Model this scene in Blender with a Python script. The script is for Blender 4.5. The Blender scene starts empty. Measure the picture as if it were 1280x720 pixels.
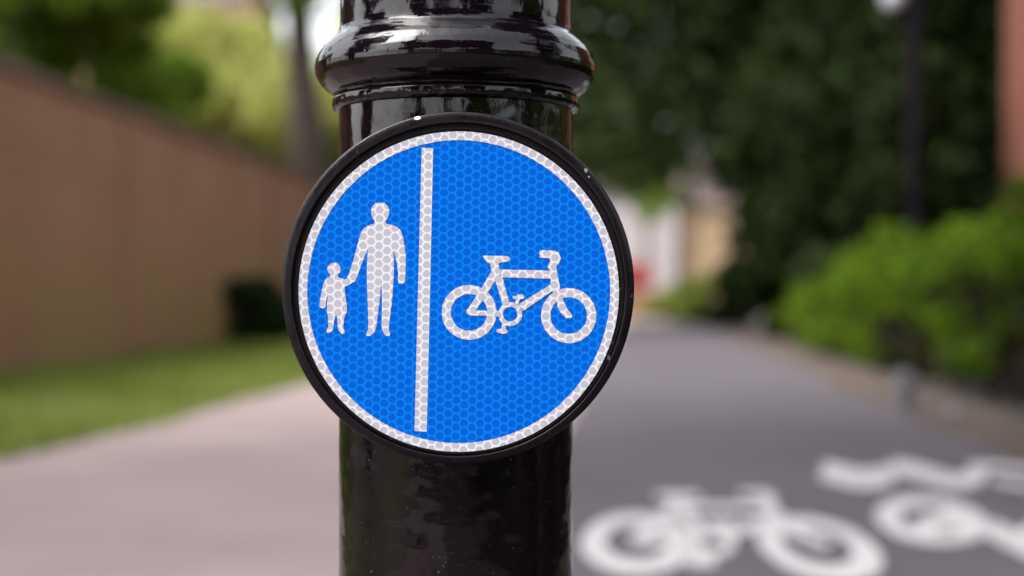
import bpy, bmesh, math, random
import numpy as np
from mathutils import Vector
from mathutils.geometry import tessellate_polygon

SC = bpy.context.scene
COL = SC.collection
R = math.radians

# ------------------------------------------------------------------ camera, sky, sun, exposure
FPX = 1955.0            # focal length in pixels of the 1280 px wide photograph
HOR = 372.0             # horizon row
H = 0.80                # eye height
CX = 640.0
PD = 0.940              # distance to the post's axis
SZ = 0.853              # distance to the sign face

cam_d = bpy.data.cameras.new("camera")
cam = bpy.data.objects.new("camera", cam_d)
COL.objects.link(cam)
cam.location = (0, 0, H)
cam.rotation_euler = (R(90), 0, 0)
cam_d.sensor_width = 36.0
cam_d.lens = FPX / 1280.0 * 36.0
cam_d.shift_y = (HOR - 360.0) / 1280.0
cam_d.clip_start = 0.02
cam_d.clip_end = 1500
cam_d.dof.use_dof = True
cam_d.dof.focus_distance = SZ + 0.006
cam_d.dof.aperture_fstop = 3.7
SC.camera = cam

SUN_EL, SUN_AZ = 55.0, 252.0      # azimuth clockwise from +Y: behind the camera on the left
world = bpy.data.worlds.new("World")
SC.world = world
world.use_nodes = True
wn, wl = world.node_tree.nodes, world.node_tree.links
wn.clear()
sky = wn.new("ShaderNodeTexSky")
sky.sky_type = 'NISHITA'
sky.sun_disc = False
sky.sun_elevation = R(SUN_EL)
sky.sun_rotation = R(SUN_AZ)
sky.air_density = 1.0
sky.dust_density = 4.0
hs = wn.new("ShaderNodeHueSaturation")
hs.inputs["Saturation"].default_value = 0.22
bg = wn.new("ShaderNodeBackground")
bg.inputs["Strength"].default_value = 0.15
wo = wn.new("ShaderNodeOutputWorld")
wl.new(sky.outputs[0], hs.inputs["Color"])
wl.new(hs.outputs[0], bg.inputs["Color"])
wl.new(bg.outputs[0], wo.inputs[0])

sun_d = bpy.data.lights.new("sun", 'SUN')
sun_d.energy = 0.8
sun_d.angle = R(40)
sun_d.color = (1.0, 0.95, 0.88)
sun = bpy.data.objects.new("sun", sun_d)
COL.objects.link(sun)
sd = Vector((math.sin(R(SUN_AZ)) * math.cos(R(SUN_EL)), math.cos(R(SUN_AZ)) * math.cos(R(SUN_EL)), math.sin(R(SUN_EL))))
sun.rotation_euler = sd.to_track_quat('Z', 'Y').to_euler()
sun.location = sd * 30

vs = SC.view_settings
vs.view_transform = 'Standard'
vs.look = 'None'
vs.gamma = 1.0
vs.use_curve_mapping = False
vs.exposure = 1.84
SC.render.engine = 'CYCLES'
SC.cycles.use_denoising = True
SC.cycles.max_bounces = 6
SC.cycles.diffuse_bounces = 3
SC.cycles.glossy_bounces = 3
SC.cycles.transmission_bounces = 4
SC.cycles.transparent_max_bounces = 4

# ------------------------------------------------------------------ helpers
ANG = math.atan((800.0 - CX) / FPX)          # the path runs towards column 800 on the horizon
SA, CA = math.sin(ANG), math.cos(ANG)


def us(u, s, z=0.0):
    """u metres to the right of the path line, s metres along it"""
    return Vector((u * CA + s * SA, -u * SA + s * CA, z))


def at(x, y, d):
    return Vector(((x - CX) / FPX * d, d, H + (HOR - y) / FPX * d))


def mesh_obj(name, verts, faces, mat, parent=None, smooth=False):
    me = bpy.data.meshes.new(name)
    me.from_pydata([tuple(v) for v in verts], [], [tuple(f) for f in faces])
    me.update()
    if smooth:
        me.polygons.foreach_set("use_smooth", [True] * len(me.polygons))
    if mat is not None:
        me.materials.append(mat)
    o = bpy.data.objects.new(name, me)
    COL.objects.link(o)
    if parent is not None:
        o.parent = parent
    return o


def tag(o, label=None, cat=None, group=None, kind=None):
    if label: o["label"] = label
    if cat: o["category"] = cat
    if group: o["group"] = group
    if kind: o["kind"] = kind
    return o


def empty(name, loc, rz=0.0):
    o = bpy.data.objects.new(name, None)
    COL.objects.link(o)
    o.location = loc
    o.rotation_euler = (0, 0, rz)
    o.empty_display_size = 0.1
    return o


class MB:
    """collects shapes of one mesh"""
    def __init__(s):
        s.v, s.f = [], []

    def add(s, vs_, fs_):
        b = len(s.v)
        s.v += [tuple(v) for v in vs_]
        s.f += [tuple(i + b for i in f) for f in fs_]
        return s

    def box(s, x0, x1, y0, y1, z0, z1):
        return s.add([(x0, y0, z0), (x1, y0, z0), (x1, y1, z0), (x0, y1, z0), (x0, y0, z1), (x1, y0, z1), (x1, y1, z1), (x0, y1, z1)],
                     [(0, 3, 2, 1), (4, 5, 6, 7), (0, 1, 5, 4), (1, 2, 6, 5), (2, 3, 7, 6), (3, 0, 4, 7)])

    def lathe(s, prof, n=96, origin=(0, 0, 0), axis='Z', closed=False):
        vs_, fs_ = [], []
        for r, t in prof:
            for i in range(n):
                a = 2 * math.pi * i / n
                c, d = r * math.cos(a), r * math.sin(a)
                p = (c, d, t) if axis == 'Z' else (c, -t, d)
                vs_.append((p[0] + origin[0], p[1] + origin[1], p[2] + origin[2]))
        m = len(prof)
        for k in range(m - 1):
            for i in range(n):
                j = (i + 1) % n
                fs_.append((k * n + i, k * n + j, (k + 1) * n + j, (k + 1) * n + i))
        return s.add(vs_, fs_)

    def tube(s, pts, rad, n=8):
        pts = [Vector(p) for p in pts]
        vs_, fs_ = [], []
        for k, p in enumerate(pts):
            d = (pts[min(k + 1, len(pts) - 1)] - pts[max(k - 1, 0)]).normalized()
            ref = Vector((1, 0, 0)) if abs(d.x) < 0.8 else Vector((0, 1, 0))
            a = d.cross(ref).normalized()
            b = d.cross(a)
            for i in range(n):
                t = 2 * math.pi * i / n
                vs_.append(p + (a * math.cos(t) + b * math.sin(t)) * rad[k])
        for k in range(len(pts) - 1):
            for i in range(n):
                j = (i + 1) % n
                fs_.append((k * n + i, k * n + j, (k + 1) * n + j, (k + 1) * n + i))
        fs_.append(tuple(range(n))[::-1])
        fs_.append(tuple(range((len(pts) - 1) * n, len(pts) * n)))
        return s.add(vs_, fs_)

    def build(s, name, mat, parent=None, smooth=False):
        return mesh_obj(name, s.v, s.f, mat, parent, smooth)


def bevel(o, w, seg=2):
    m = o.modifiers.new("bevel", 'BEVEL')
    m.width = w
    m.segments = seg
    m.limit_method = 'ANGLE'
    return o


# ------------------------------------------------------------------ materials
def new_mat(name):
    m = bpy.data.materials.new(name)
    m.use_nodes = True
    nt = m.node_tree
    return m, nt, nt.nodes["Principled BSDF"]


def nnode(nt, typ, **kw):
    n = nt.nodes.new(typ)
    for k, v in kw.items():
        setattr(n, k, v)
    return n


def math_(nt, op, a, b=None, c=None):
    n = nt.nodes.new("ShaderNodeMath")
    n.operation = op
    for i, x in enumerate((a, b, c)):
        if x is None: continue
        if isinstance(x, (int, float)): n.inputs[i].default_value = x
        else: nt.links.new(x, n.inputs[i])
    return n.outputs[0]


def mapr(nt, v, f0, f1, t0=0.0, t1=1.0, smooth=False):
    n = nt.nodes.new("ShaderNodeMapRange")
    if smooth: n.interpolation_type = 'SMOOTHSTEP'
    nt.links.new(v, n.inputs[0])
    for i, x in enumerate((f0, f1, t0, t1)):
        n.inputs[i + 1].default_value = x
    return n.outputs[0]


def mixc(nt, fac, a, b):
    n = nt.nodes.new("ShaderNodeMix")
    n.data_type = 'RGBA'
    if isinstance(fac, (int, float)): n.inputs[0].default_value = fac
    else: nt.links.new(fac, n.inputs[0])
    for i, x in ((6, a), (7, b)):
        if isinstance(x, tuple): n.inputs[i].default_value = (*x, 1)
        else: nt.links.new(x, n.inputs[i])
    return n.outputs[2]


def noise(nt, scale, detail=3.0, rough=0.55, vec=None):
    n = nt.nodes.new("ShaderNodeTexNoise")
    n.inputs["Scale"].default_value = scale
    n.inputs["Detail"].default_value = detail
    n.inputs["Roughness"].default_value = rough
    if vec is not None: nt.links.new(vec, n.inputs["Vector"])
    return n.outputs["Fac"]


def objco(nt, scale=None, rot=None, loc=None):
    t = nt.nodes.new("ShaderNodeTexCoord")
    if scale is None and rot is None and loc is None:
        return t.outputs["Object"]
    m = nt.nodes.new("ShaderNodeMapping")
    nt.links.new(t.outputs["Object"], m.inputs[0])
    if scale: m.inputs["Scale"].default_value = scale
    if rot: m.inputs["Rotation"].default_value = rot
    if loc: m.inputs["Location"].default_value = loc
    return m.outputs[0]


def bump(nt, height, strength, dist, prev=None):
    b = nt.nodes.new("ShaderNodeBump")
    b.inputs["Strength"].default_value = strength
    b.inputs["Distance"].default_value = dist
    nt.links.new(height, b.inputs["Height"])
    if prev is not None: nt.links.new(prev, b.inputs["Normal"])
    return b.outputs[0]


def simple(name, col, rough=0.6, var=0.25, scale=6.0, bmp=0.0, metal=0.0, fine=None):
    m, nt, p = new_mat(name)
    co = objco(nt)
    f = noise(nt, scale, 5, 0.6, co)
    d = tuple(c * (1 - var) for c in col)
    l = tuple(min(1, c * (1 + var)) for c in col)
    c = mixc(nt, mapr(nt, f, 0.3, 0.7), d, l)
    if fine:
        g = noise(nt, fine, 2, 0.6, co)
        c = mixc(nt, mapr(nt, g, 0.35, 0.65, 0.0, 0.5), c, tuple(x * 0.6 for x in col))
    nt.links.new(c, p.inputs["Base Color"])
    p.inputs["Roughness"].default_value = rough
    p.inputs["Metallic"].default_value = metal
    if bmp:
        nt.links.new(bump(nt, noise(nt, scale * 8, 4, 0.6, co), 0.6, bmp), p.inputs["Normal"])
    return m


def gloss_black(name, chips=False, wave=1.0):
    """thick gloss paint: wavy, dusty, scratched, with a few chips"""
    m, nt, p = new_mat(name)
    co = objco(nt)
    # scratches: thin streaks, mostly across the post
    s1 = noise(nt, 1.0, 4, 0.7, objco(nt, scale=(28, 28, 900), rot=(0.10, 0.06, 0)))
    s2 = noise(nt, 1.0, 3, 0.7, objco(nt, scale=(35, 35, 1300), rot=(-0.45, 0.3, 0.2)))
    patch = mapr(nt, noise(nt, 16, 3, 0.6, co), 0.50, 0.66)
    sc1 = math_(nt, 'MULTIPLY', mapr(nt, s1, 0.62, 0.70), patch)
    sc2 = math_(nt, 'MULTIPLY', mapr(nt, s2, 0.65, 0.72), patch)
    scr = math_(nt, 'MAXIMUM', sc1, sc2)
    dots = mapr(nt, noise(nt, 620, 2, 0.5, co), 0.70, 0.74)
    dots = math_(nt, 'MULTIPLY', dots, mapr(nt, noise(nt, 40, 2, 0.5, co), 0.5, 0.6))
    marks = math_(nt, 'MAXIMUM', math_(nt, 'MULTIPLY', scr, 0.45), dots)
    col = mixc(nt, math_(nt, 'MULTIPLY', marks, 0.7), (0.0048, 0.0023, 0.0044), (0.22, 0.20, 0.22))
    if chips:
        ch = mapr(nt, noise(nt, 190, 3, 0.6, co), 0.725, 0.74)
        ch = math_(nt, 'MULTIPLY', ch, mapr(nt, noise(nt, 14, 2, 0.5, co), 0.5, 0.56))
        col = mixc(nt, math_(nt, 'MULTIPLY', ch, 0.5), col, (0.45, 0.44, 0.46))
    nt.links.new(col, p.inputs["Base Color"])
    rgh = math_(nt, 'ADD', mapr(nt, noise(nt, 55, 4, 0.65, co), 0.35, 0.75, 0.04, 0.13), math_(nt, 'MULTIPLY', marks, 0.35))
    nt.links.new(rgh, p.inputs["Roughness"])
    p.inputs["IOR"].default_value = 1.46
    b = bump(nt, noise(nt, 38, 2, 0.45, co), 0.36 * wave, 0.0045)
    b = bump(nt, noise(nt, 130, 3, 0.5, objco(nt, scale=(1, 1, 0.45))), 0.15 * wave, 0.0016, b)
    b = bump(nt, noise(nt, 900, 2, 0.5, co), 0.10, 0.0002, b)
    b = bump(nt, scr, -0.25, 0.0003, b)
    nt.links.new(b, p.inputs["Normal"])
    return m


def hex_sheet(name, cell, line, dirt=0.1):
    """retroreflective sheeting: honeycomb cells with pale seams"""
    m, nt, p = new_mat(name)
    h = 11.25 * SZ / FPX
    px, pz = 2 * 10.0 * SZ / FPX, h
    t = objco(nt, rot=(0, R(-1.0), 0))
    wob = nnode(nt, "ShaderNodeTexNoise")
    wob.inputs["Scale"].default_value = 420
    wob.inputs["Detail"].default_value = 1
    nt.links.new(t, wob.inputs["Vector"])
    vm = nnode(nt, "ShaderNodeVectorMath", operation='MULTIPLY_ADD')
    nt.links.new(wob.outputs["Color"], vm.inputs[0])
    vm.inputs[1].default_value = (0.0006, 0, 0.0006)
    nt.links.new(t, vm.inputs[2])
    sep = nnode(nt, "ShaderNodeSeparateXYZ")
    nt.links.new(vm.outputs[0], sep.inputs[0])
    X = math_(nt, 'ADD', sep.outputs[0], 40 * px)
    Z = math_(nt, 'ADD', sep.outputs[2], 40 * pz)

    def hexd(ox, oz):
        qx = math_(nt, 'ABSOLUTE', math_(nt, 'SUBTRACT', math_(nt, 'MODULO', math_(nt, 'ADD', X, ox), px), px / 2))
        sz = math_(nt, 'SUBTRACT', math_(nt, 'MODULO', math_(nt, 'ADD', Z, oz), pz), pz / 2)
        qz = math_(nt, 'ABSOLUTE', sz)
        # cells taper a little towards the top
        qx = math_(nt, 'MULTIPLY', qx, math_(nt, 'ADD', 0.98, math_(nt, 'MULTIPLY', sz, 0.34 / h)))
        e = math_(nt, 'MAXIMUM', qz, math_(nt, 'ADD', math_(nt, 'MULTIPLY', qx, 0.8660), math_(nt, 'MULTIPLY', qz, 0.5)))
        l = math_(nt, 'SQRT', math_(nt, 'ADD', math_(nt, 'MULTIPLY', qx, qx), math_(nt, 'MULTIPLY', qz, qz)))
        return math_(nt, 'ADD', math_(nt, 'MULTIPLY', e, 0.66), math_(nt, 'MULTIPLY', l, 0.34))
    d = math_(nt, 'MINIMUM', hexd(0, 0), hexd(px / 2, pz / 2))
    f = mapr(nt, d, h * 0.345, h * 0.465, 0, 1, True)
    c = mixc(nt, f, cell, line)
    co = objco(nt)
    g = mapr(nt, noise(nt, 30, 5, 0.65, co), 0.3, 0.75, 0.0, dirt)
    c = mixc(nt, g, c, tuple(x * 0.72 for x in cell))
    sp = math_(nt, 'MULTIPLY', mapr(nt, noise(nt, 700, 2, 0.5, co), 0.76, 0.79), 0.35)
    c = mixc(nt, sp, c, (0.10, 0.10, 0.11))
    nt.links.new(c, p.inputs["Base Color"])
    p.inputs["Roughness"].default_value = 0.38
    p.inputs["Specular IOR Level"].default_value = 0.07
    nt.links.new(bump(nt, f, 0.12, 0.0003), p.inputs["Normal"])
    return m


def foliage(name, dark, light, trans=0.35, rough=0.55):
    m, nt, p = new_mat(name)
    g = nt.nodes.new("ShaderNodeNewGeometry")
    c = mixc(nt, g.outputs["Random Per Island"], dark, light)
    n = noise(nt, 0.9, 3, 0.6, objco(nt))
    c2 = mixc(nt, mapr(nt, n, 0.35, 0.7, 0, 0.55), c, tuple(x * 0.7 for x in dark))
    nt.links.new(c2, p.inputs["Base Color"])
    p.inputs["Roughness"].default_value = rough
    p.inputs["Specular IOR Level"].default_value = 0.05
    tr = nt.nodes.new("ShaderNodeBsdfTranslucent")
    br = nt.nodes.new("ShaderNodeMix"); br.data_type = 'RGBA'
    nt.links.new(c2, tr.inputs[0])
    mx = nt.nodes.new("ShaderNodeMixShader")
    mx.inputs[0].default_value = trans
    nt.nodes.remove(br)
    nt.links.new(p.outputs[0], mx.inputs[1])
    nt.links.new(tr.outputs[0], mx.inputs[2])
    nt.links.new(mx.outputs[0], nt.nodes["Material Output"].inputs[0])
    return m


def brick(name, a, b, mortar, lichen=None, scale=1.0):
    """bricks on faces that run along local X (or Y) and up Z"""
    m, nt, p = new_mat(name)
    t = objco(nt)
    sep = nnode(nt, "ShaderNodeSeparateXYZ")
    nt.links.new(t, sep.inputs[0])
    cmb = nnode(nt, "ShaderNodeCombineXYZ")
    nt.links.new(math_(nt, 'ADD', sep.outputs[0], sep.outputs[1]), cmb.inputs[0])
    nt.links.new(sep.outputs[2], cmb.inputs[1])
    bt = nnode(nt, "ShaderNodeTexBrick")
    nt.links.new(cmb.outputs[0], bt.inputs["Vector"])
    bt.inputs["Color1"].default_value = (*a, 1)
    bt.inputs["Color2"].default_value = (*b, 1)
    bt.inputs["Mortar"].default_value = (*mortar, 1)
    bt.inputs["Scale"].default_value = scale
    bt.inputs["Brick Width"].default_value = 0.225
    bt.inputs["Row Height"].default_value = 0.075
    bt.inputs["Mortar Size"].default_value = 0.010
    n = noise(nt, 0.7, 5, 0.65, t)
    c = mixc(nt, mapr(nt, n, 0.35, 0.7, 0, 0.85), bt.outputs["Color"], tuple(x * 0.65 for x in a))
    if lichen:
        n2 = noise(nt, 0.55, 4, 0.6, objco(nt, loc=(4, 7, 2)))
        hgt = mapr(nt, sep.outputs[2], 2.3, 0.2, 0.0, 1.0)
        c = mixc(nt, math_(nt, 'MULTIPLY', mapr(nt, n2, 0.40, 0.60, 0, 0.9), hgt), c, lichen)
    nt.links.new(c, p.inputs["Base Color"])
    p.inputs["Roughness"].default_value = 0.9
    nt.links.new(bump(nt, bt.outputs["Fac"], -0.5, 0.006), p.inputs["Normal"])
    return m


M = {}
M['post'] = gloss_black("post_paint")
def rim_mat():
    """satin black moulding with dust, scuffs and two white knocks"""
    m, nt, p = new_mat("rim_plastic")
    co = objco(nt)
    col = mixc(nt, mapr(nt, noise(nt, 60, 5, 0.65, co), 0.35, 0.75), (0.0050, 0.0026, 0.0046), (0.0095, 0.0058, 0.0090))
    dots = math_(nt, 'MULTIPLY', mapr(nt, noise(nt, 900, 2, 0.5, co), 0.70, 0.76), mapr(nt, noise(nt, 45, 2, 0.5, co), 0.45, 0.6))
    col = mixc(nt, math_(nt, 'MULTIPLY', dots, 0.5), col, (0.22, 0.20, 0.22))
    scuff = math_(nt, 'MULTIPLY', mapr(nt, noise(nt, 210, 4, 0.7, co), 0.64, 0.70), mapr(nt, noise(nt, 19, 2, 0.5, co), 0.52, 0.60))
    col = mixc(nt, math_(nt, 'MULTIPLY', scuff, 0.55), col, (0.30, 0.28, 0.30))
    for (x, y, rx, rz) in ((522.5, 147.5, 4.6, 2.2), (732, 213, 2.2, 2.6), (736, 221, 1.2, 1.2), (761, 447, 1.6, 3.0)):
        k = SZ / FPX
        sp = nnode(nt, "ShaderNodeVectorMath", operation='SUBTRACT')
        nt.links.new(co, sp.inputs[0]); sp.inputs[1].default_value = ((x - 573.5) * k, 0, (364.5 - y) * k)
        sc = nnode(nt, "ShaderNodeVectorMath", operation='MULTIPLY')
        nt.links.new(sp.outputs[0], sc.inputs[0]); sc.inputs[1].default_value = (1 / (rx * k), 0, 1 / (rz * k))
        ln = nnode(nt, "ShaderNodeVectorMath", operation='LENGTH')
        nt.links.new(sc.outputs[0], ln.inputs[0])
        ds = math_(nt, 'ADD', ln.outputs["Value"], math_(nt, 'MULTIPLY', math_(nt, 'SUBTRACT', noise(nt, 500, 2, 0.5, co), 0.5), 1.6))
        col = mixc(nt, mapr(nt, ds, 1.05, 0.85, 0.0, 0.9 if rx > 4 else 0.4), col, (0.75, 0.74, 0.76))
    nt.links.new(col, p.inputs["Base Color"])
    nt.links.new(mapr(nt, noise(nt, 80, 4, 0.6, co), 0.3, 0.7, 0.2, 0.38), p.inputs["Roughness"])
    b = bump(nt, noise(nt, 260, 4, 0.6, co), 0.25, 0.0006)
    nt.links.new(b, p.inputs["Normal"])
    p.inputs["Specular IOR Level"].default_value = 0.3
    return m


M['rim'] = rim_mat()
M['blue'] = hex_sheet("blue_sheeting", (0.0, 0.118, 0.69), (0.001, 0.232, 0.89), 0.10)
M['white'] = hex_sheet("white_sheeting", (0.56, 0.545, 0.63), (0.86, 0.865, 0.90), 0.10)
M['asphalt'] = simple("asphalt", (0.074, 0.062, 0.074), 0.85, 0.22, 0.8, 0.004, fine=160)
M['footway'] = simple("footway_surface", (0.252, 0.192, 0.190), 0.9, 0.22, 0.9, 0.003, fine=120)
M['paint'] = simple("marking_paint", (0.54, 0.52, 0.535), 0.7, 0.10, 5.0, 0.001, fine=90)
def worn_paint():
    m, nt, p = new_mat("marking_paint")
    co = objco(nt)
    c = mixc(nt, mapr(nt, noise(nt, 5, 4, 0.6, co), 0.3, 0.7), (0.37, 0.355, 0.365), (0.52, 0.50, 0.515))
    w = math_(nt, 'MULTIPLY', mapr(nt, noise(nt, 140, 3, 0.7, co), 0.54, 0.62), mapr(nt, noise(nt, 4.5, 3, 0.6, co), 0.42, 0.66))
    c = mixc(nt, math_(nt, 'MULTIPLY', w, 0.9), c, (0.10, 0.09, 0.10))
    nt.links.new(c, p.inputs["Base Color"]); p.inputs["Roughness"].default_value = 0.75
    nt.links.new(bump(nt, noise(nt, 160, 3, 0.6, co), 0.5, 0.002), p.inputs["Normal"])
    return m


M['paint'] = worn_paint()
M['soil'] = simple("soil", (0.075, 0.050, 0.041), 0.95, 0.35, 2.0, 0.03, fine=30)
M['earth'] = simple("earth", (0.028, 0.023, 0.020), 0.95, 0.35, 1.2, 0.03)
M['verge'] = simple("verge_soil", (0.11, 0.13, 0.03), 0.95, 0.3, 1.5, 0.03)
M['concrete'] = simple("concrete", (0.33, 0.31, 0.30), 0.85, 0.15, 4.0, 0.003)
M['stone'] = simple("stone", (0.17, 0.17, 0.19), 0.85, 0.2, 9.0, 0.004)
M['pale_paving'] = simple("pale_paving", (0.46, 0.43, 0.42), 0.85, 0.12, 0.5)
M['bark'] = simple("bark", (0.060, 0.042, 0.036), 0.9, 0.4, 7.0, 0.02)
M['bark_dark'] = simple("bark_dark", (0.035, 0.026, 0.022), 0.9, 0.4, 7.0, 0.02)
M['wall_brick'] = brick("wall_brick", (0.36, 0.172, 0.096), (0.275, 0.128, 0.073), (0.275, 0.185, 0.122), lichen=(0.25, 0.175, 0.062))
M['coping'] = simple("coping", (0.135, 0.082, 0.066), 0.85, 0.35, 2.0, 0.006)
M['red_brick'] = brick("red_brick", (0.155, 0.037, 0.017), (0.12, 0.029, 0.014), (0.085, 0.045, 0.03))
M['orange_brick'] = brick("orange_brick", (0.62, 0.38, 0.22), (0.54, 0.32, 0.18), (0.50, 0.40, 0.30))
M['render'] = simple("white_render", (0.46, 0.40, 0.41), 0.8, 0.14, 1.0)
M['tan'] = simple("tan_render", (0.55, 0.38, 0.23), 0.8, 0.1, 1.0)
M['roof'] = simple("roof_tiles", (0.10, 0.07, 0.065), 0.8, 0.3, 3.0, 0.01)
M['frame'] = simple("window_frame", (0.75, 0.75, 0.74), 0.5, 0.05)
M['glass'] = simple("window_glass", (0.03, 0.035, 0.04), 0.08, 0.2)
M['lamp_metal'] = simple("lamp_metal", (0.008, 0.006, 0.009), 0.7, 0.2)
M['lamp_metal'].node_tree.nodes['Principled BSDF'].inputs['Specular IOR Level'].default_value = 0.03
M['opal'] = simple("opal_glass", (0.42, 0.42, 0.46), 0.4, 0.03)
M['red_paint'] = simple("red_car_paint", (0.34, 0.06, 0.06), 0.3, 0.06)
M['rubber'] = simple("rubber", (0.015, 0.015, 0.015), 0.8, 0.2)
M['metal'] = simple("steel", (0.5, 0.5, 0.5), 0.35, 0.1, metal=1.0)
M['lens'] = simple("lamp_lens", (0.65, 0.62, 0.58), 0.2, 0.1)
M['leaf_dark'] = foliage("leaves_evergreen", (0.006, 0.011, 0.003), (0.034, 0.056, 0.013), 0.10)
M['leaf_grey'] = foliage("leaves_grey_green", (0.038, 0.060, 0.018), (0.125, 0.175, 0.062), 0.3)
M['leaf_mid'] = foliage("leaves_mid", (0.11, 0.185, 0.018), (0.26, 0.38, 0.05), 0.5)
M['leaf_light'] = foliage("leaves_pale", (0.28, 0.31, 0.07), (0.52, 0.52, 0.17), 0.5)
M['leaf_hedge'] = foliage("leaves_hedge", (0.026, 0.062, 0.005), (0.185, 0.295, 0.017), 0.34)
M['leaf_shrub'] = foliage("leaves_shrub", (0.014, 0.026, 0.010), (0.035, 0.06, 0.022), 0.12)
M['leaf_bush'] = foliage("leaves_bush", (0.16, 0.21, 0.04), (0.36, 0.42, 0.10), 0.45)
M['grass'] = foliage("grass_blades", (0.15, 0.20, 0.038), (0.38, 0.44, 0.12), 0.45)

# ------------------------------------------------------------------ ground and paths
S0, S1 = -4.0, 55.0            # the path's extent along its own direction
U_WALL, U_LEFT, U_MID, U_RIGHT = -6.55, -3.12, -0.42, 1.80


def strip(name, u0, u1, s0, s1, z, mat, nu=2, ns=60, wob=(0, 0), lump=0.0, seed=0):
    rnd = random.Random(seed)
    ph = [rnd.uniform(0, 6.28) for _ in range(8)]
    V, F = [], []
    for j in range(ns + 1):
        s = s0 + (s1 - s0) * j / ns
        w0 = wob[0] * (math.sin(s * 0.9 + ph[0]) + 0.6 * math.sin(s * 2.3 + ph[1]) + 0.4 * math.sin(s * 5.1 + ph[2]))
        w1 = wob[1] * (math.sin(s * 0.8 + ph[3]) + 0.6 * math.sin(s * 2.7 + ph[4]) + 0.4 * math.sin(s * 4.7 + ph[5]))
        for i in range(nu + 1):
            u = (u0 + w0) + (u1 + w1 - u0 - w0) * i / nu
            zz = z + (lump * (math.sin(s * 1.7 + u * 2 + ph[6]) + math.sin(s * 0.6 - u * 1.3 + ph[7])) if 0 < i < nu else 0)
            V.append(us(u, s, zz))
    for j in range(ns):
        for i in range(nu):
            a = j * (nu + 1) + i
            F.append((a, a + 1, a + nu + 2, a + nu + 1))
    return mesh_obj(name, V, F, mat, None, True)


gd = mesh_obj("ground", [(-400, -400, -0.05), (400, -400, -0.05), (400, 500, -0.05), (-400, 500, -0.05)], [(0, 1, 2, 3)], M['earth'])
tag(gd, kind='structure')
tag(strip("footpath", U_LEFT, U_MID, S0, S1, 0.004, M['footway'], wob=(0.09, 0)), kind='structure')
tag(strip("cycle_path", U_MID, U_RIGHT, S0, S1, 0.0, M['asphalt'], wob=(0, 0.04)), kind='structure')
tag(strip("soil_strip", U_RIGHT - 0.12, 2.55, S0, 40, -0.006, M['soil'], nu=6, lump=0.015, wob=(0.03, 0)), kind='structure')
tag(strip("grass_verge", U_WALL - 0.3, U_LEFT + 0.1, S0, S1, -0.006, M['verge'], nu=8, lump=0.03), kind='structure')
tag(strip("pavement", -40, 40, S1, 66, 0.008, M['pale_paving']), kind='structure')


def leaf_cloud(name, centers, size, mat, parent=None, squash=1.0, seed=0, up=0.0, kind=None):
    """one mesh of many small leaf faces, one at each centre"""
    rng = np.random.default_rng(seed)
    c = np.asarray(centers, float)
    n = len(c)
    a = rng.normal(size=(n, 3)); a /= np.linalg.norm(a, axis=1)[:, None]
    nrm = rng.normal(size=(n, 3)); nrm[:, 2] = np.abs(nrm[:, 2]) + up
    b = np.cross(nrm, a); b /= np.linalg.norm(b, axis=1)[:, None] + 1e-9
    a = np.cross(b, nrm); a /= np.linalg.norm(a, axis=1)[:, None] + 1e-9
    L = (size * rng.uniform(0.55, 1.3, n))[:, None]
    W = L * rng.uniform(0.35, 0.6, n)[:, None]
    fold = (nrm / np.linalg.norm(nrm, axis=1)[:, None]) * W * 0.25
    v = np.stack([c - a * L, c + b * W + fold, c + a * L, c - b * W + fold], 1).reshape(-1, 3)
    me = bpy.data.meshes.new(name)
    me.vertices.add(4 * n); me.loops.add(4 * n); me.polygons.add(n)
    me.vertices.foreach_set("co", v.astype(np.float32).ravel())
    me.loops.foreach_set("vertex_index", np.arange(4 * n, dtype=np.int32))
    me.polygons.foreach_set("loop_start", np.arange(0, 4 * n, 4, dtype=np.int32))
    me.update(calc_edges=True)
    me.validate()
    me.materials.append(mat)
    o = bpy.data.objects.new(name, me)
    COL.objects.link(o)
    if parent is not None: o.parent = parent
    if kind: o["kind"] = kind
    return o


def clump_points(rng, c, rad, n, shell=0.55):
    d = rng.normal(size=(n, 3)); d /= np.linalg.norm(d, axis=1)[:, None]
    r = rng.uniform(shell ** 3, 1, n) ** (1 / 3) * rng.uniform(0.8, 1.12, n)
    return np.asarray(c) + d * r[:, None] * np.asarray(rad)


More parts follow.
